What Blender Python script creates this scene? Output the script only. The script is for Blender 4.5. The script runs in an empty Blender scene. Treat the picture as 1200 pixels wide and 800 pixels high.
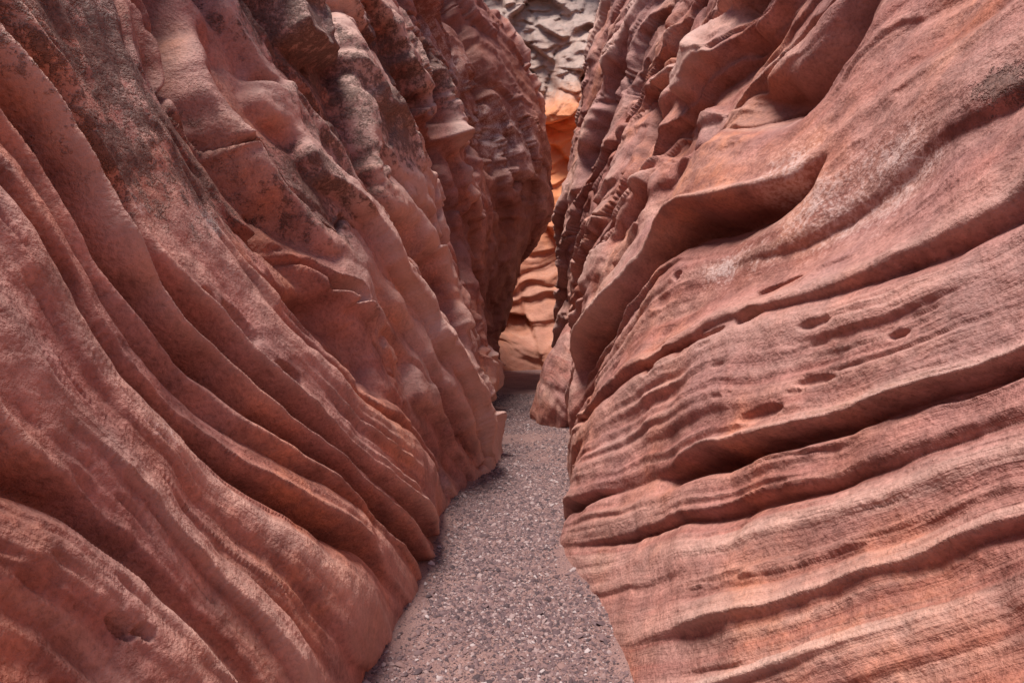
import bpy, math, numpy as np
from mathutils import Vector
scene=bpy.context.scene
F=800.0; CZ=1.5; PITCH=math.atan(30/800)

# ---------------------------------------------------------------- noise
rng=np.random.RandomState(7)
PERM=np.concatenate([rng.permutation(256)]*3).astype(np.int32)
G=rng.normal(size=(256,3)); G/=np.linalg.norm(G,axis=1)[:,None]; G=G.astype(np.float32)
RT_=rng.rand(256,4).astype(np.float32)
def perlin(x,y,z=0.0,seed=0):
    x,y,z=np.broadcast_arrays(np.asarray(x,np.float32)+seed*17.31,np.asarray(y,np.float32)+seed*5.7,np.asarray(z,np.float32)+seed*3.3+.37)
    xi=np.floor(x).astype(np.int32); yi=np.floor(y).astype(np.int32); zi=np.floor(z).astype(np.int32)
    xf=x-xi; yf=y-yi; zf=z-zi
    u=xf*xf*xf*(xf*(xf*6-15)+10); v=yf*yf*yf*(yf*(yf*6-15)+10); w=zf*zf*zf*(zf*(zf*6-15)+10)
    xi&=255; yi&=255; zi&=255
    def g(a,b,c):
        h=PERM[PERM[PERM[xi+a]+yi+b]+zi+c]
        gr=G[h]
        return gr[...,0]*(xf-a)+gr[...,1]*(yf-b)+gr[...,2]*(zf-c)
    x00=g(0,0,0)*(1-u)+g(1,0,0)*u; x10=g(0,1,0)*(1-u)+g(1,1,0)*u
    x01=g(0,0,1)*(1-u)+g(1,0,1)*u; x11=g(0,1,1)*(1-u)+g(1,1,1)*u
    return ((x00*(1-v)+x10*v)*(1-w)+(x01*(1-v)+x11*v)*w)*1.6
def fbm(x,y,z,o=3,seed=0):
    r=0;a=1
    for i in range(o):
        r=r+a*perlin(x*2**i,y*2**i,z*2**i,seed+i); a*=.5
    return r
def facets(x,y,seed=0,tilt=.8,soft=22.):
    """fractured blocks: every cell is its own tilted plane, with worn edges"""
    x,y=np.broadcast_arrays(np.asarray(x,np.float32)+seed*13.7,np.asarray(y,np.float32)+seed*7.9)
    xi=np.floor(x).astype(np.int32); yi=np.floor(y).astype(np.int32)
    num=np.zeros(x.shape,np.float32); den=np.full(x.shape,1e-20,np.float32)
    for a in (-1,0,1):
        for b in (-1,0,1):
            h=PERM[PERM[(xi+a)&255]+((yi+b)&255)]
            r=RT_[h]; dx=x-(xi+a+r[...,0]); dy=y-(yi+b+r[...,1]); d=dx*dx+dy*dy
            v=(r[...,2]-.5)+tilt*((r[...,3]-.5)*dx-(r[...,2]*3%1-.2)*dy)
            w=np.exp(-soft*d); num+=w*v; den+=w
    return num/den
def pits(x,y,seed=0,rare=.8):
    x,y=np.broadcast_arrays(np.asarray(x,np.float32)+seed*11.7,np.asarray(y,np.float32)+seed*5.3)
    xi=np.floor(x).astype(np.int32); yi=np.floor(y).astype(np.int32)
    out=np.zeros(x.shape,np.float32)
    for a in (-1,0,1):
        for b in (-1,0,1):
            h=PERM[PERM[(xi+a)&255]+((yi+b)&255)]
            r=RT_[h]; dx=x-(xi+a+r[...,0]); dy=y-(yi+b+r[...,1]); rad=.12+.25*r[...,2]
            t=np.clip(1-(dx*dx+dy*dy)/(rad*rad),0,1)
            out=np.maximum(out,np.where(r[...,3]>rare,np.sqrt(t)*rad,0))
    return out

def pchip(xk,yk,x):
    xk=np.asarray(xk,float); yk=np.asarray(yk,float)
    h=np.diff(xk); sh=(slice(None),)+(None,)*(yk.ndim-1)
    d=np.diff(yk,axis=0)/h[sh]
    m=np.zeros_like(yk); m[1:-1]=(d[:-1]*h[1:][sh]+d[1:]*h[:-1][sh])/(h[1:]+h[:-1])[sh]; m[0]=d[0]; m[-1]=d[-1]
    i=np.clip(np.searchsorted(xk,x)-1,0,len(xk)-2)
    t=np.clip((x-xk[i])/h[i],0,1)[sh]; hh=h[i][sh]
    return (2*t**3-3*t**2+1)*yk[i]+(t**3-2*t**2+t)*hh*m[i]+(-2*t**3+3*t**2)*yk[i+1]+(t**3-t**2)*hh*m[i+1]
ZK=[-.5,0,.3,.8,1.5,2.5,4,6,9,16]
LT={-12:[-1.3,-1.3,-1.35,-1.5,-1.8,-2.2,-2.9,-3.8,-5.5,-9],
 -3:[-.8,-.8,-.85,-1.0,-1.3,-1.75,-2.5,-3.6,-5.4,-9],
 1.5:[-.7,-.72,-.8,-.97,-1.25,-1.7,-2.45,-3.6,-5.4,-9],
 2.8:[-.58,-.59,-.63,-.8,-1.12,-1.6,-2.35,-3.5,-5.3,-9],
 4.1:[-.47,-.48,-.53,-.67,-.97,-1.4,-2.1,-3.1,-5,-9],
 5:[-.53,-.53,-.57,-.67,-.88,-1.28,-1.95,-2.9,-4.7,-8.5],
 6.2:[-.32,-.33,-.4,-.53,-.75,-1.12,-1.75,-2.65,-4.2,-8],
 7.5:[-.18,-.19,-.27,-.4,-.58,-.92,-1.45,-2.3,-3.8,-7.5],
 8.6:[-.38,-.38,-.4,-.45,-.55,-.8,-1.25,-1.9,-3.2,-7],
 10.9:[-.42,-.41,-.4,-.38,-.4,-.5,-.75,-1.2,-2.4,-6.5],
 12.5:[-.55,-.55,-.52,-.5,-.45,-.35,-.2,-.5,-1.9,-6.2],
 15:[-.3,-.28,-.22,-.15,0,.3,.85,.75,-.9,-6.5],
 17:[-.8,-.8,-.8,-.75,-.6,-.4,.1,-.1,-2.0,-7],
 21:[-3,-3,-3,-3,-3,-3,-3,-3.4,-5,-8.5],
 24:[-4,-4,-4,-4,-4,-4,-4,-4.2,-6,-9]}
RT={-12:[1.3,1.3,1.4,1.6,1.9,2.3,3.0,4,5.8,9.5],
 -3:[.8,.82,.9,1.1,1.4,1.8,2.4,3.5,5.4,9.5],
 1.5:[.66,.68,.77,.95,1.2,1.65,2.4,3.5,5.4,9.5],
 2.8:[.46,.48,.58,.8,1.1,1.55,2.25,3.3,5.2,9.5],
 3.5:[.42,.44,.51,.69,.97,1.4,2.08,3.1,5,9.3],
 4.3:[.3,.305,.37,.53,.8,1.23,1.9,2.85,4.6,9],
 5:[.42,.42,.45,.55,.78,1.16,1.8,2.7,4.4,8.5],
 7.06:[.63,.63,.61,.64,.78,1.07,1.6,2.4,4,8],
 8.3:[.76,.76,.76,.76,.80,1.0,1.45,2.15,3.5,7.5],
 10:[1.15,1.15,1.12,1.05,.92,.90,1.18,1.75,2.9,7],
 12:[.85,.85,.85,.85,.84,.84,1.05,1.45,2.5,6.5],
 15:[1.5,1.5,1.5,1.5,1.5,1.5,1.6,1.95,3.0,6.5],
 18:[3.2,3.2,3.2,3.2,3.2,3.2,3.3,3.5,4.2,7],
 24:[6,6,6,6,6,6,6.2,6.5,7,9]}
YG=np.arange(-12,24.001,.03); ZG=np.arange(-.5,16.001,.03)
def table(T):
    ks=sorted(T); A=pchip(ks,[T[k] for k in ks],YG)
    return pchip(ZK,A.T,ZG).T.copy()
TL=table(LT); TR=table(RT)
def samp(T,y,z):
    a=np.clip((y-YG[0])/.03,0,len(YG)-1.001); b=np.clip((z-ZG[0])/.03,0,len(ZG)-1.001)
    i=a.astype(int); j=b.astype(int); f=a-i; g=b-j
    return (T[i,j]*(1-f)+T[i+1,j]*f)*(1-g)+(T[i,j+1]*(1-f)+T[i+1,j+1]*f)*g
cp,sp=math.cos(PITCH),math.sin(PITCH)
def onwall(T,side,px,py):
    u=(px-600)/F; v=(400-py)/F
    d=np.array([u, cp+v*sp, -sp+v*cp])
    t=np.arange(.4,24,.01)
    P=np.array([0,0,CZ])+t[:,None]*d
    w=samp(T,P[:,1],P[:,2])
    hit=(P[:,0]<=w) if side<0 else (P[:,0]>=w)
    hit|=(P[:,2]<-.02)
    k=np.argmax(hit)
    if not hit[k]: return None
    return P[k]

# bedding planes: (layer number, depth of the groove, softness below, trace)
LL=[(0,.5,.2,[(0,600),(60,625),(120,665),(180,715),(220,770)]),
 (.45,2.2,.32,[(0,560),(60,592),(120,628),(180,668),(240,712),(290,775)]),
 (1,.9,.2,[(0,440),(110,520),(170,575),(240,650),(320,760)]),
 (2,.25,.2,[(0,310),(100,440),(180,530),(260,600),(340,680),(400,770)]),
 (3,1.3,.16,[(0,210),(80,320),(150,440),(230,510),(330,575),(430,650),(480,710)]),
 (3.55,1.2,.12,[(0,165),(70,275),(130,370),(200,440),(290,505),(380,565),(490,665)]),
 (4,2.6,.18,[(0,120),(50,200),(110,300),(170,350),(250,420),(340,500),(420,560),(500,650)]),
 (4.6,2.4,.18,[(0,50),(60,110),(140,220),(200,330),(280,400),(360,475),(440,550),(510,625)]),
 (6,.4,.15,[(90,0),(150,130),(240,260),(330,380),(420,460),(500,540),(530,590)]),
 (7,1.4,.22,[(200,0),(270,150),(330,240),(420,330),(470,400),(530,490),(560,550)]),
 (8,2.8,.28,[(370,0),(400,150),(430,220),(480,290),(520,360),(555,460),(575,520)]),
 (9,2.4,.25,[(480,0),(510,130),(540,240),(560,330),(570,440)]),
 (10,1.8,.25,[(545,0),(580,120),(600,230),(605,330),(590,420)])]
RL=[(0,.7,.2,[(900,795),(1050,735),(1200,680)]),
 (1,1.0,.24,[(735,760),(850,735),(1000,690),(1200,600)]),
 (2,.2,.2,[(690,695),(780,680),(900,655),(1050,605),(1200,545)]),
 (3,.5,.14,[(662,640),(780,610),(900,580),(1050,530),(1200,480)]),
 (4,1.7,.26,[(672,590),(790,548),(870,530),(960,490),(1070,455),(1200,400)]),
 (5,.15,.2,[(680,530),(760,480),(850,450),(950,425),(1060,400),(1200,340)]),
 (6,.45,.13,[(690,490),(740,440),(800,410),(880,375),(960,345),(1070,310),(1200,245)]),
 (7,.25,.15,[(690,440),(740,370),(800,320),(870,285),(970,240),(1080,180),(1200,125)]),
 (7.8,1.7,.40,[(695,400),(740,325),(800,265),(850,235),(930,205),(1010,150),(1100,90),(1200,30)]),
 (9,1.1,.25,[(700,330),(740,250),(790,190),(850,130),(930,80),(1010,0)]),
 (10,1.9,.3,[(690,280),(720,200),(750,130),(800,70),(860,0)]),
 (11,1.5,.3,[(700,130),(730,50),(760,0)])]
def qc(y,z):
    yy=np.maximum(y,.3)+1.0
    return np.log(yy)*1.3, z/yy*1.6
def fit(T,side,lines):
    pts=[];vals=[]
    for s,a,w_,pl in lines:
        for (x,y) in pl:
            p=onwall(T,side,x,y)
            if p is None or p[1]>16.5: continue
            pts.append(qc(p[1],p[2])); vals.append(s)
    P=np.array(pts); V=np.array(vals,float); n=len(P)
    r=np.linalg.norm(P[:,None]-P[None],axis=2); K=r**2*np.log(r+1e-9)+np.eye(n)*.004
    A=np.zeros((n+3,n+3)); A[:n,:n]=K; A[:n,n]=1; A[:n,n+1:]=P; A[n,:n]=1; A[n+1:,:n]=P.T
    w=np.linalg.solve(A,np.concatenate([V,[0,0,0]]))
    return P,w
def evalS(fitd,y,z):
    P,w=fitd; a,b=qc(y,z); a=a.astype(np.float32); b=b.astype(np.float32)
    r=w[-3]+w[-2]*a+w[-1]*b
    for (p0,p1),c in zip(P,w[:-3]):
        d=(a-np.float32(p0))**2+(b-np.float32(p1))**2+np.float32(1e-10)
        r+=np.float32(c*.5)*d*np.log(d)
    return r.astype(np.float64)
def sm(a,b,x):
    t=np.clip((x-a)/(b-a),0,1); return t*t*(3-2*t)

def grid_mesh(name,P,attrs,mat,flip=False):
    ny,nz=P.shape[:2]
    me=bpy.data.meshes.new(name)
    idx=np.arange(ny*nz,dtype=np.int32).reshape(ny,nz)
    a=idx[:-1,:-1];b=idx[1:,:-1];c=idx[1:,1:];d=idx[:-1,1:]
    q=np.stack([a,b,c,d] if not flip else [a,d,c,b],-1).reshape(-1)
    nf=len(q)//4
    me.vertices.add(ny*nz); me.vertices.foreach_set('co',P.astype(np.float32).reshape(-1))
    me.loops.add(len(q)); me.loops.foreach_set('vertex_index',q)
    me.polygons.add(nf); me.polygons.foreach_set('loop_start',np.arange(nf,dtype=np.int32)*4)
    me.polygons.foreach_set('use_smooth',np.ones(nf,bool))
    for k,v in attrs.items():
        at=me.attributes.new(k,'FLOAT','POINT'); at.data.foreach_set('value',v.astype(np.float32).reshape(-1))
    me.update(calc_edges=True)
    me.materials.append(mat)
    ob=bpy.data.objects.new(name,me); scene.collection.objects.link(ob)
    return ob

# ---------------------------------------------------------------- materials
def rock_mat(name,back=False):
    m=bpy.data.materials.new(name); m.use_nodes=True; nt=m.node_tree; N=nt.nodes; L=nt.links
    for n in list(N): N.remove(n)
    out=N.new('ShaderNodeOutputMaterial'); bs=N.new('ShaderNodeBsdfPrincipled'); L.new(bs.outputs[0],out.inputs[0])
    tc=N.new('ShaderNodeTexCoord'); obj=tc.outputs['Object']
    def attr(n):
        a=N.new('ShaderNodeAttribute'); a.attribute_name=n; return a.outputs['Fac']
    def math_(op,a,b=None,c=None,clamp=False):
        n=N.new('ShaderNodeMath'); n.operation=op; n.use_clamp=clamp
        for i,v in enumerate((a,b,c)):
            if v is None: continue
            if isinstance(v,(int,float)): n.inputs[i].default_value=v
            else: L.new(v,n.inputs[i])
        return n.outputs[0]
    def noise(vec,scale,detail=5,rough=.55,dist=0):
        n=N.new('ShaderNodeTexNoise'); n.inputs['Scale'].default_value=scale; n.inputs['Detail'].default_value=detail
        n.inputs['Roughness'].default_value=rough; n.inputs['Distortion'].default_value=dist; L.new(vec,n.inputs['Vector']); return n.outputs['Fac']
    def ramp(f,stops,interp='LINEAR'):
        r=N.new('ShaderNodeValToRGB'); L.new(f,r.inputs[0]); e=r.color_ramp.elements
        r.color_ramp.interpolation=interp
        while len(e)<len(stops): e.new(.5)
        for el,(p,c) in zip(e,stops):
            el.position=p; el.color=(c,c,c,1) if isinstance(c,(int,float)) else (*c,1)
        return r.outputs[0]
    def mix(f,a,b,mode='MIX'):
        n=N.new('ShaderNodeMix'); n.data_type='RGBA'; n.blend_type=mode
        if isinstance(f,(int,float)): n.inputs[0].default_value=f
        else: L.new(f,n.inputs[0])
        for i,v in ((6,a),(7,b)):
            if isinstance(v,tuple): n.inputs[i].default_value=(*v,1)
            else: L.new(v,n.inputs[i])
        return n.outputs[2]
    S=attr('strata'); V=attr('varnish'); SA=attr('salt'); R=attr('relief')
    sep=N.new('ShaderNodeSeparateXYZ'); L.new(obj,sep.inputs[0])
    comb=N.new('ShaderNodeCombineXYZ'); L.new(S,comb.inputs[0])
    L.new(math_('MULTIPLY',sep.outputs[1],.25),comb.inputs[1]); L.new(math_('MULTIPLY',sep.outputs[2],.25),comb.inputs[2])
    sv=comb.outputs[0]
    band=noise(sv,1.3,2,.6); fine=noise(sv,6,3,.55)
    big=noise(obj,1.0,3,.6); mid=noise(obj,5.5,4,.64); small=noise(obj,48,3,.72)
    c=ramp(band,[(.28,(.35,.122,.085)),(.42,(.49,.23,.18)),(.52,(.38,.148,.115)),(.62,(.56,.31,.25)),(.74,(.35,.120,.084))])
    c=mix(.45,c,ramp(fine,[(.3,(.55,.46,.44)),(.5,(1,1,1)),(.72,(1.25,1.24,1.24))]),'MULTIPLY')
    org=math_('MULTIPLY',ramp(big,[(.5,0.0),(.64,1.0)]),ramp(mid,[(.4,.15),(.62,.9)]))
    c=mix(math_('MULTIPLY',org,.45),c,(.56,.205,.085))
    mauve=ramp(big,[(.36,.65),(.54,0.0)])
    c=mix(mauve,c,(.36,.185,.172))
    c=mix(.8,c,ramp(mid,[(.28,(.46,.40,.41)),(.5,(1,1,1)),(.72,(1.32,1.29,1.28))]),'MULTIPLY')
    c=mix(.6,c,ramp(small,[(.3,(.50,.46,.46)),(.5,(1,1,1)),(.7,(1.35,1.33,1.33))]),'MULTIPLY')
    c=mix(math_('MULTIPLY',ramp(R,[(.5,0.0),(.82,1.0)]),.6),c,(.74,.50,.42))  # paler protruding layers, with cream ridge highlights painted into the colour
    c=mix(math_('MULTIPLY',ramp(R,[(.05,1.0),(.45,0.0)]),.6),c,(.20,.07,.05))  # recessed layers darkened: groove shade put into the colour
    vn=math_('ADD',math_('ADD',math_('MULTIPLY',noise(obj,9,5,.85),.75),math_('MULTIPLY',small,.25)),math_('MULTIPLY',V,.17))
    vf=math_('MULTIPLY',ramp(vn,[(.57,0.0),(.66,1.0)]),ramp(V,[(.0,0.0),(.25,1.0)]))
    c=mix(math_('MULTIPLY',vf,.82),c,mix(ramp(small,[(.4,0.0),(.6,1.0)]),(.07,.037,.03),(.17,.09,.07)))
    sn=ramp(math_('ADD',math_('MULTIPLY',math_('ADD',mid,small),.5),math_('MULTIPLY',SA,.13)),[(.58,0.0),(.70,1.0)])
    c=mix(math_('MULTIPLY',math_('MULTIPLY',sn,SA),.6),c,(.68,.56,.53))
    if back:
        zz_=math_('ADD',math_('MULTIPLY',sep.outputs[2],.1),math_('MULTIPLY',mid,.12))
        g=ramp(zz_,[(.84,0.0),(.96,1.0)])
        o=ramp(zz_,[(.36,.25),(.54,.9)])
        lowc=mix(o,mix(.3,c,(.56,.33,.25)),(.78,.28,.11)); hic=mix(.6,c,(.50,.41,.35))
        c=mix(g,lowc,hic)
    L.new(c,bs.inputs['Base Color'])
    bs.inputs['Roughness'].default_value=.7
    bs.inputs['Specular IOR Level'].default_value=.32
    h=math_('MULTIPLY',small,.24)
    h=math_('ADD',h,math_('MULTIPLY',mid,.75))
    h=math_('ADD',h,math_('MULTIPLY',fine,.35))
    h=math_('ADD',h,math_('MULTIPLY',vf,.3))
    b=N.new('ShaderNodeBump'); b.inputs['Strength'].default_value=.95; b.inputs['Distance'].default_value=.035
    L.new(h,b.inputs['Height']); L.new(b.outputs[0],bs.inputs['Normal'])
    return m
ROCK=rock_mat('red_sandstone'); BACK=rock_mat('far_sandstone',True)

# ---------------------------------------------------------------- walls
ya=-12+np.linspace(0,1,40,endpoint=False)*12.6
yb=np.exp(np.linspace(math.log(.6),math.log(24),900))
Y1=np.concatenate([ya,yb])
NZV,NZT,NZP=660,36,22
def build_wall(name,T,side,lines,holes,blobs_v,blobs_s):
    fd=fit(T,side,lines)
    yy=Y1[:,None]
    zvis=CZ+.52*np.maximum(Y1,1.5)+.5
    rim=np.maximum(zvis+.7,5.5+.42*np.maximum(Y1,0))+ .6*perlin(Y1*.35,side*3.0,0,3)
    h=np.linspace(0,1,NZV)[None]
    z=-.35+(zvis[:,None]+.35)*h
    h2=(np.arange(1,NZT+1)/NZT)[None]
    z2=zvis[:,None]+(rim-zvis)[:,None]*h2
    Z=np.concatenate([z,z2],1)
    Y=np.broadcast_to(yy,Z.shape).copy()
    X=samp(T,Y,Z)
    S=evalS(fd,Y,Z)
    xe=.05
    dxdz=(samp(T,Y,Z+xe)-samp(T,Y,Z-xe))/(2*xe); dxdy=(samp(T,Y+xe,Z)-samp(T,Y-xe,Z))/(2*xe)
    n=np.stack([np.ones_like(X),-dxdy,-dxdz],-1)*(-side)
    n/=np.linalg.norm(n,axis=-1)[...,None]
    dSz=np.gradient(S,axis=1)/np.maximum(np.gradient(Z,axis=1),1e-4)
    gy=np.gradient(Y1)[:,None]; dSy=np.gradient(S,axis=0)/gy-dSz*(np.gradient(Z,axis=0)/gy)
    sp_=1/np.maximum(np.hypot(dSz,dSy),.2)
    amp=np.clip(sp_,.06,.62)
    along=Y-.3*Z
    S0=S.copy()
    S=S+(.15 if side<0 else .24)*perlin(X*.8,Y*.8,Z*.8,2)+.07*perlin(X*2.2,Y*2.2,Z*2.2,4)+.02*perlin(X*7,Y*7,Z*7,44)
    D=np.zeros_like(X)
    near=sm(.5,1.5,Y)
    for k,(s,a,w2,_) in enumerate(lines):
        mod=np.clip(.75+(1.3 if side<0 else 2.3)*perlin(along*.85+k*9.1,0,k*1.7,5),.04,1.5)
        u=S-s
        w1=.04+.02*perlin(along*1.3,k*3.,0,6)
        D-=a*.27*mod*np.where(u>0,np.exp(-(u/w1)**2),np.exp(-(np.abs(u)/w2)**1.4))
        D+=a*.06*mod*np.exp(-((u-.12)/.08)**2)
    reg=sm(-.05,.4,perlin(Y*.7,Z*.8,X*.5,10))
    D+=.20*perlin(S*1.1,along*.35,0,8)
    rid=perlin(S*3.1,along*.4,Z*.2,9); D+=.12*(.35-np.abs(rid))*(.15+.9*reg)
    f1=perlin(S*7.5,along*.6,Z*.25,11); D+=.045*(f1+.6*(.3-np.abs(f1)))*(.1+reg)
    D+=.009*perlin(S*15,along*1.0,Z*.5,12)*(.1+reg)
    up=sm(5.8,7.8,S0) if side<0 else .7*sm(8.2,9.6,S0)
    wx=.22*perlin(Y*1.2,Z*1.2,X,31)+.08*perlin(Y*4,Z*4,X,33); wy=.22*perlin(Y*1.2,Z*1.2,X,32)+.08*perlin(Y*4,Z*4,X,34)
    fz=facets(S*.95+wx,Z*.4+along*.2+wy,1,1.3,55); fz2=facets(S*2.1+wx,Z*.8+along*.4+wy,2,1.2,50); fz3=facets(S*4.6+wx*2,Z*1.9+along*.9+wy*2,4,1.2,34)
    D+=up*(.80*fz+.34*fz2+.13*fz3)
    crack=np.exp(-(perlin(S*1.4+wx*2,Z*.7+along*.3+wy*2,0,36)/.035)**2); D-=up*.3*crack*sm(-.1,.3,perlin(Y*.8,Z*.8,0,37))
    mfx=.7*sm(-.05,.4,perlin(Y*.8,Z*.8,X,35))
    D+=mfx*(1-up)*(.18*fz2+.08*fz3)
    disp=D*amp*np.clip(.55+.45*near,0,1)
    disp*=1-.4*sm(10,15,Y)
    disp+=((.06 if side<0 else .085)*perlin(X*.9,Y*.9,Z*.9,15)+.026*perlin(X*2.6,Y*2.6,Z*2.6,16)+.010*perlin(X*6.3,Y*6.3,Z*6.3,17)+.005*perlin(X*16,Y*16,Z*16,18))
    disp+=up*.035*perlin(X*3.3,Y*3.3,Z*3.3,41)*np.minimum(Y,9)/9*1.2
    chip=facets(Y*3+wx,Z*3+X*2+wy,3,1.0,28); disp+=.022*chip*(up+.5*mfx)*np.minimum(Y,8)/4
    pr=sm(.05,.35,perlin(Y*.7,Z*.9,X,43))
    disp-=pits(S*3.2+wx,along*2.4+wy,1,.72)*.085*pr*(1-.6*up)+pits(S*7+wx,along*6,2,.7)*.03*pr
    foot=sm(0,.5,Z); disp*=(.3+.7*foot)
    dirS=np.arctan2(-dSy,dSz)
    for (px,py,rl,rs,dep) in holes:
        c=onwall(T,side,px,py)
        if c is None: continue
        i=np.argmin(np.abs(Y1-c[1])); j=np.argmin(np.abs(Z[i]-c[2])); ang=dirS[i,j]
        wl=rl*c[1]/F*1.6; ws=rs*c[1]/F*1.15
        dy=Y-c[1]; dz=Z-c[2]
        a_=(dy*math.cos(ang)+dz*math.sin(ang))/wl; b_=(-dy*math.sin(ang)+dz*math.cos(ang))/ws
        rr=np.sqrt(a_**2+b_**2)+.5*perlin(Y*7,Z*7,0,21)
        disp-=dep*2.6*ws*(1-sm(.5,1.08,rr))
    P=np.stack([X,Y,Z],-1)+n*disp[...,None]
    def blob(lst):
        r=np.zeros_like(X)
        for (px,py,rad) in lst:
            c=onwall(T,side,px,py)
            if c is None: continue
            w=rad*c[1]/F
            r=np.maximum(r,np.exp(-(((Y-c[1])/(w*1.7))**2+((Z-c[2])/w)**2)))
        return r
    va=blob(blobs_v); sa=blob(blobs_s)
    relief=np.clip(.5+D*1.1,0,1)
    k=(np.arange(1,NZP+1)/NZP)[None]
    last=P[:,-1]
    PX=last[:,0:1]+side*(k**3*140+k*3)
    PZ=last[:,2:3]*(1-k)+k*13+1.6*perlin(PX*.08,yy*.08+0*k,0,40)*np.minimum(k*6,1)
    PY=yy+0*k+ (k**2)*(yy-8)*4
    P=np.concatenate([P,np.stack([PX,PY,PZ],-1)],1)
    def ext(a): return np.concatenate([a,np.repeat(a[:,-1:],NZP,1)],1)
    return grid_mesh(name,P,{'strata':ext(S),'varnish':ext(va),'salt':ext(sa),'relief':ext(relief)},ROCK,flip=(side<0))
build_wall('canyon_wall',TL,-1,LL,
  [(285,378,16,10,1.2),(340,440,14,9,1.2),(247,345,9,7,1),(400,345,22,14,.9),(330,250,12,8,1),(160,745,9,6,1),(135,735,14,7,1),(233,745,10,5,1),(520,560,14,22,.6)],
  [(110,60,120),(60,30,90),(230,200,70),(350,60,80),(385,160,60),(300,30,60),(190,120,70),(450,60,55),(360,230,50),(510,80,45),(140,180,60),(430,150,50)],
  [(250,260,25),(170,240,20),(190,500,30),(540,60,60),(600,150,60)])
build_wall('canyon_wall',TR,1,RL,
  [(845,28,28,11,1.5),(740,95,14,22,1.4),(885,378,15,8,1.3),(843,398,18,6,1.2),(768,432,14,9,1.2),(740,340,9,6,1.),(790,320,7,5,1),(700,250,10,20,1),(1060,395,14,5,1),(910,335,30,6,.9),(1120,455,30,6,1)],
  [(1190,100,25)],
  [(1030,200,70),(960,240,60),(880,285,50),(1080,180,40),(920,200,40),(840,310,30)])

# ---------------------------------------------------------------- far cliff where the canyon turns
nx,nz=300,460
xs=np.linspace(-8,13,nx)[:,None]; zs=np.linspace(-.4,17,nz)[None]
X=np.broadcast_to(xs,(nx,nz)).copy(); Z=np.broadcast_to(zs,(nx,nz)).copy()
Yb=19.4+.36*np.maximum(Z-.5,0)-.03*(X-1)**2-.8*np.exp(-(Z/.8)**2)
Sb=Z*1.6-.3*np.abs(X-.6)**1.3+.7*perlin(X*.6,Z*.6,0,50)+.3*perlin(X*1.7,Z*1.7,0,51)
hi=sm(7.0,8.2,Z)
ridb=perlin(Sb*.9,X*.25,0,52)
D=(.4*(.3-np.abs(ridb))+.07*perlin(Sb*4,X*.5,0,53)+.02*perlin(Sb*9,X,0,54))*(1-.85*hi)
D+=.5*facets(X*.7,Z*.5+X*.3,8,1,30)*(1-hi)
wq=.3*perlin(X*1.2,Z*1.2,0,58)
D+=hi*(1.4*facets(X*.55+wq,Z*.5-X*.2,5,1.2,45)+.6*facets(X*1.3+wq,Z*1.1+X*.4,6,1.2,40)+.2*facets(X*3+wq,Z*3,7,1,30))
D+=.05*fbm(X*2,Z*2,0,3,57)
D-=.45*np.exp(-(((X-1.9)/1.1)**2+((Z-6.4)/.9)**2))
P=np.stack([X,Yb-D,Z-.35*D],-1)
k=(np.arange(1,21)/20)[None]; last=P[:,-1]
ext=np.stack([last[:,0:1]*(1+k**2*9),last[:,1:2]+k**2.5*150+k*2,last[:,2:3]+1.2*perlin(last[:,0:1]*.2+0*k,k*9,0,60)],-1)
Pf=np.concatenate([P,ext],1)
def e2(a): return np.concatenate([a,np.repeat(a[:,-1:],20,1)],1)
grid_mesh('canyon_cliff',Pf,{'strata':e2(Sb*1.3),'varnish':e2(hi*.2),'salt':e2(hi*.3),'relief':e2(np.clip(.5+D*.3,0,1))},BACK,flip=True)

# ---------------------------------------------------------------- boulder hugging the foot of the right wall
nu,nv=200,140
th=np.linspace(0,2*np.pi,nu)[:,None]; ph=np.linspace(.001,np.pi-.001,nv)[None]
dx=np.cos(th)*np.sin(ph); dy=np.sin(th)*np.sin(ph); dz=np.cos(ph)+0*th
r=1+.10*perlin(dx*1.3,dy*1.3,dz*1.3,70)+.05*perlin(dx*3,dy*3,dz*3,71)+.02*perlin(dx*7,dy*7,dz*7,72)
sB=dz*3.0+dx*.9+.3*perlin(dx*2,dy*2,dz*2,73)
r=r+.02*perlin(sB*3,dy*.6,0,74)-.04*np.exp(-((dz+.1*dx+.05)/.05)**2)
bx=dx*r*.46; by=dy*r*1.0; bz=dz*r*1.02
P=np.stack([.80+bx+.25*(bz+.1),9.9+by+0*bz,.5+bz],-1)
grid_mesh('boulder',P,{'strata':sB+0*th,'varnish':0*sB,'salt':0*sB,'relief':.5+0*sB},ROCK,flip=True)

# ---------------------------------------------------------------- ground
gx=np.concatenate([[-220,-120,-60,-25,-10,-6],np.linspace(-4,4.2,240),[6,10,25,60,120,220]])[:,None]
gy=np.concatenate([[-220,-90,-40,-20,-12],np.linspace(-8,1,40),np.exp(np.linspace(math.log(1.05),math.log(24),500)),[30,50,90,220]])[None]
X=gx+0*gy; Y=gy+0*gx
inn=(np.abs(X)<4.1)&(Y>-9)&(Y<25)
xl=samp(TL,Y,0*Y); xr=samp(TR,Y,0*Y); mid=(xl+xr)/2; hw=(xr-xl)/2
e=np.clip(np.abs(X-mid)/np.maximum(hw,.1),0,1.6)
def ground_z(X,Y,e):
    return .09*np.clip(e-.5,0,1)**1.5+.02*perlin(X*1.2,Y*1.2,0,80)+.012*perlin(X*4,Y*4,0,81)+.005*perlin(X*14,Y*14,0,82)
Zg=np.where(inn,ground_z(X,Y,e),0)
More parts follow.
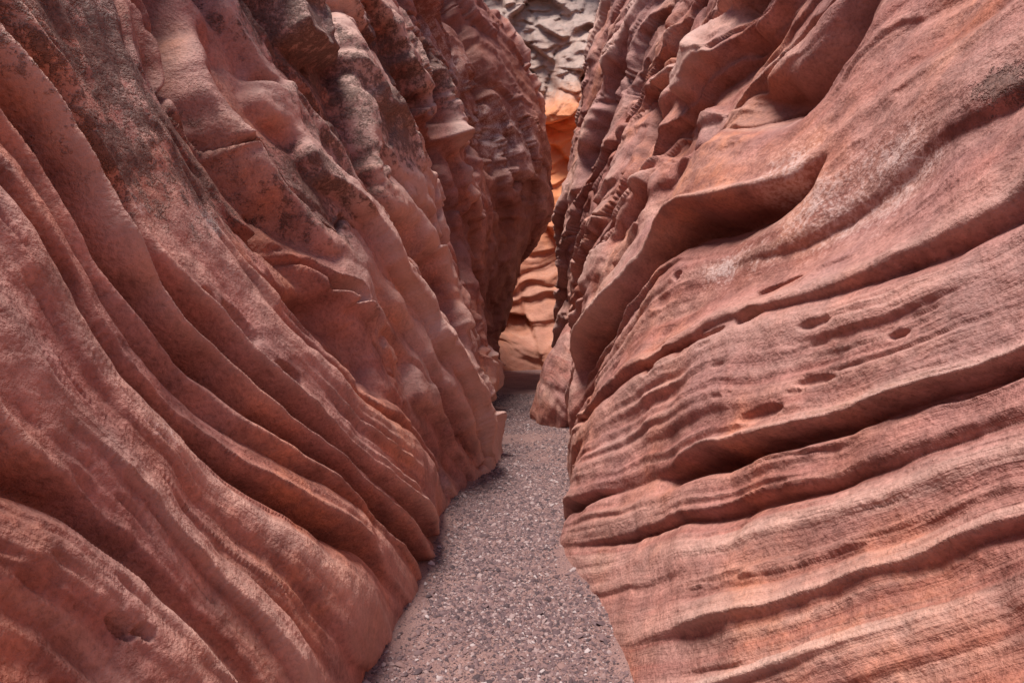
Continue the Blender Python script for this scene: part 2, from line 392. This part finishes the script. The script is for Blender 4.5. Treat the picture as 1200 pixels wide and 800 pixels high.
def ground_mat():
    m=bpy.data.materials.new('sandy_gravel'); m.use_nodes=True; nt=m.node_tree; N=nt.nodes; L=nt.links
    bs=N['Principled BSDF']; tc=N.new('ShaderNodeTexCoord')
    def noise(s,d=4,r=.6):
        n=N.new('ShaderNodeTexNoise'); n.inputs['Scale'].default_value=s; n.inputs['Detail'].default_value=d; n.inputs['Roughness'].default_value=r; L.new(tc.outputs['Object'],n.inputs['Vector']); return n.outputs['Fac']
    def ramp(f,st):
        r=N.new('ShaderNodeValToRGB'); L.new(f,r.inputs[0]); e=r.color_ramp.elements
        while len(e)<len(st): e.new(.5)
        for el,(p,c) in zip(e,st): el.position=p; el.color=(*c,1)
        return r.outputs[0]
    a=ramp(noise(2.5,3),[(.35,(.24,.135,.125)),(.65,(.34,.20,.175))])
    nz_=noise(130,2,.7)
    b=ramp(nz_,[(.3,(.4,.4,.42)),(.5,(1,1,1)),(.7,(1.4,1.36,1.36))])
    mx=N.new('ShaderNodeMix'); mx.data_type='RGBA'; mx.blend_type='MULTIPLY'; mx.inputs[0].default_value=.8; L.new(a,mx.inputs[6]); L.new(b,mx.inputs[7])
    L.new(mx.outputs[2],bs.inputs['Base Color']); bs.inputs['Roughness'].default_value=.9
    bp=N.new('ShaderNodeBump'); bp.inputs['Distance'].default_value=.012; bp.inputs['Strength'].default_value=.9; L.new(nz_,bp.inputs['Height']); L.new(bp.outputs[0],bs.inputs['Normal'])
    return m
grid_mesh('ground',np.stack([X,Y,Zg],-1),{'edge':e},ground_mat(),flip=False)

# ---------------------------------------------------------------- gravel (one mesh)
oc=np.array([(1,0,-.1),(.5,.86,0),(-.5,.86,-.1),(-1,0,0),(-.5,-.86,-.1),(.5,-.86,0),(.45,.2,.75),(-.3,.45,.7),(-.1,-.5,.8)],float)
ocf=np.array([(0,1,6),(1,7,6),(1,2,7),(2,3,7),(3,8,7),(3,4,8),(4,5,8),(5,0,8),(0,6,8),(6,7,8)])
NVp=9
n=130000
yy=np.exp(rng.uniform(math.log(1.9),math.log(13),n)); 
l=samp(TL,yy,0*yy); r_=samp(TR,yy,0*yy); u=rng.uniform(-1.02,1.02,n); xx=(l+r_)/2+u*(r_-l)/2
dens=perlin(xx*1.6,yy*1.1,0,90)*1.3+.8-np.abs(u)**3*.8
kp=rng.rand(n)<np.clip(dens,.05,1); xx=xx[kp];yy=yy[kp];u=u[kp];n=len(xx)
size=np.clip(rng.lognormal(math.log(.0046),.5,n),.002,.02)*(1+.04*np.maximum(yy-3,0))
zz=ground_z(xx,yy,np.abs(u))
sc=np.stack([rng.uniform(.8,1.6,n),rng.uniform(.6,1.1,n),rng.uniform(.5,1.0,n)],1)
V=(oc[None]+rng.uniform(-.2,.2,(n,NVp,3)))*sc[:,None,:]
ang=rng.uniform(0,2*np.pi,n); c_,s_=np.cos(ang),np.sin(ang); tilt=rng.normal(0,.3,n)
x0=V[...,0]*c_[:,None]-V[...,1]*s_[:,None]; y0=V[...,0]*s_[:,None]+V[...,1]*c_[:,None]; z0=V[...,2]+x0*np.sin(tilt)[:,None]
V=np.stack([x0,y0,z0],-1)*size[:,None,None]+np.stack([xx,yy,zz+size*.15],1)[:,None,:]
Fc=(ocf[None]+(np.arange(n)*NVp)[:,None,None]).astype(np.int32).reshape(-1)
me=bpy.data.meshes.new('gravel'); me.vertices.add(n*NVp); me.vertices.foreach_set('co',V.astype(np.float32).reshape(-1))
me.loops.add(len(Fc)); me.loops.foreach_set('vertex_index',Fc); nf=len(Fc)//3; me.polygons.add(nf); me.polygons.foreach_set('loop_start',np.arange(nf,dtype=np.int32)*3)
at=me.attributes.new('tone','FLOAT','POINT'); at.data.foreach_set('value',np.repeat(rng.rand(n),NVp).astype(np.float32))
me.update(calc_edges=True)
gm=bpy.data.materials.new('pebbles'); gm.use_nodes=True; N=gm.node_tree.nodes; L=gm.node_tree.links
a=N.new('ShaderNodeAttribute'); a.attribute_name='tone'; rp=N.new('ShaderNodeValToRGB'); L.new(a.outputs['Fac'],rp.inputs[0])
st=[(0,(.055,.033,.038)),(.3,(.125,.074,.078)),(.55,(.19,.113,.112)),(.8,(.26,.15,.135)),(.96,(.36,.26,.25)),(1,(.48,.39,.38))]
e_=rp.color_ramp.elements
while len(e_)<len(st): e_.new(.5)
for el,(p,c) in zip(e_,st): el.position=p; el.color=(*c,1)
L.new(rp.outputs[0],N['Principled BSDF'].inputs['Base Color']); N['Principled BSDF'].inputs['Roughness'].default_value=.8
me.materials.append(gm); ob=bpy.data.objects.new('gravel',me); scene.collection.objects.link(ob)

# ---------------------------------------------------------------- light
w=bpy.data.worlds.new('World'); scene.world=w; w.use_nodes=True
nt=w.node_tree; bg=nt.nodes['Background']; sky=nt.nodes.new('ShaderNodeTexSky'); sky.sky_type='NISHITA'; sky.sun_disc=False
EL,AZ=math.radians(76),math.radians(250)
sky.sun_elevation=EL; sky.sun_rotation=AZ; nt.links.new(sky.outputs[0],bg.inputs[0]); bg.inputs[1].default_value=.12
sd=bpy.data.lights.new('sun','SUN'); sd.energy=5.0; sd.angle=math.radians(20); sd.color=(1,.93,.86)
so=bpy.data.objects.new('sun',sd); scene.collection.objects.link(so)
dirv=Vector((math.sin(AZ)*math.cos(EL),math.cos(AZ)*math.cos(EL),math.sin(EL)))
so.rotation_euler=dirv.to_track_quat('Z','Y').to_euler(); so.location=(0,0,30)
cd=bpy.data.cameras.new('camera'); cam=bpy.data.objects.new('camera',cd); scene.collection.objects.link(cam)
cd.lens=24; cd.sensor_width=36; cd.clip_end=1000; cd.clip_start=.05
cam.location=(0,0,CZ); cam.rotation_euler=(math.pi/2-PITCH,0,0); scene.camera=cam
scene.view_settings.view_transform='Standard'; scene.view_settings.look='None'; scene.view_settings.exposure=0
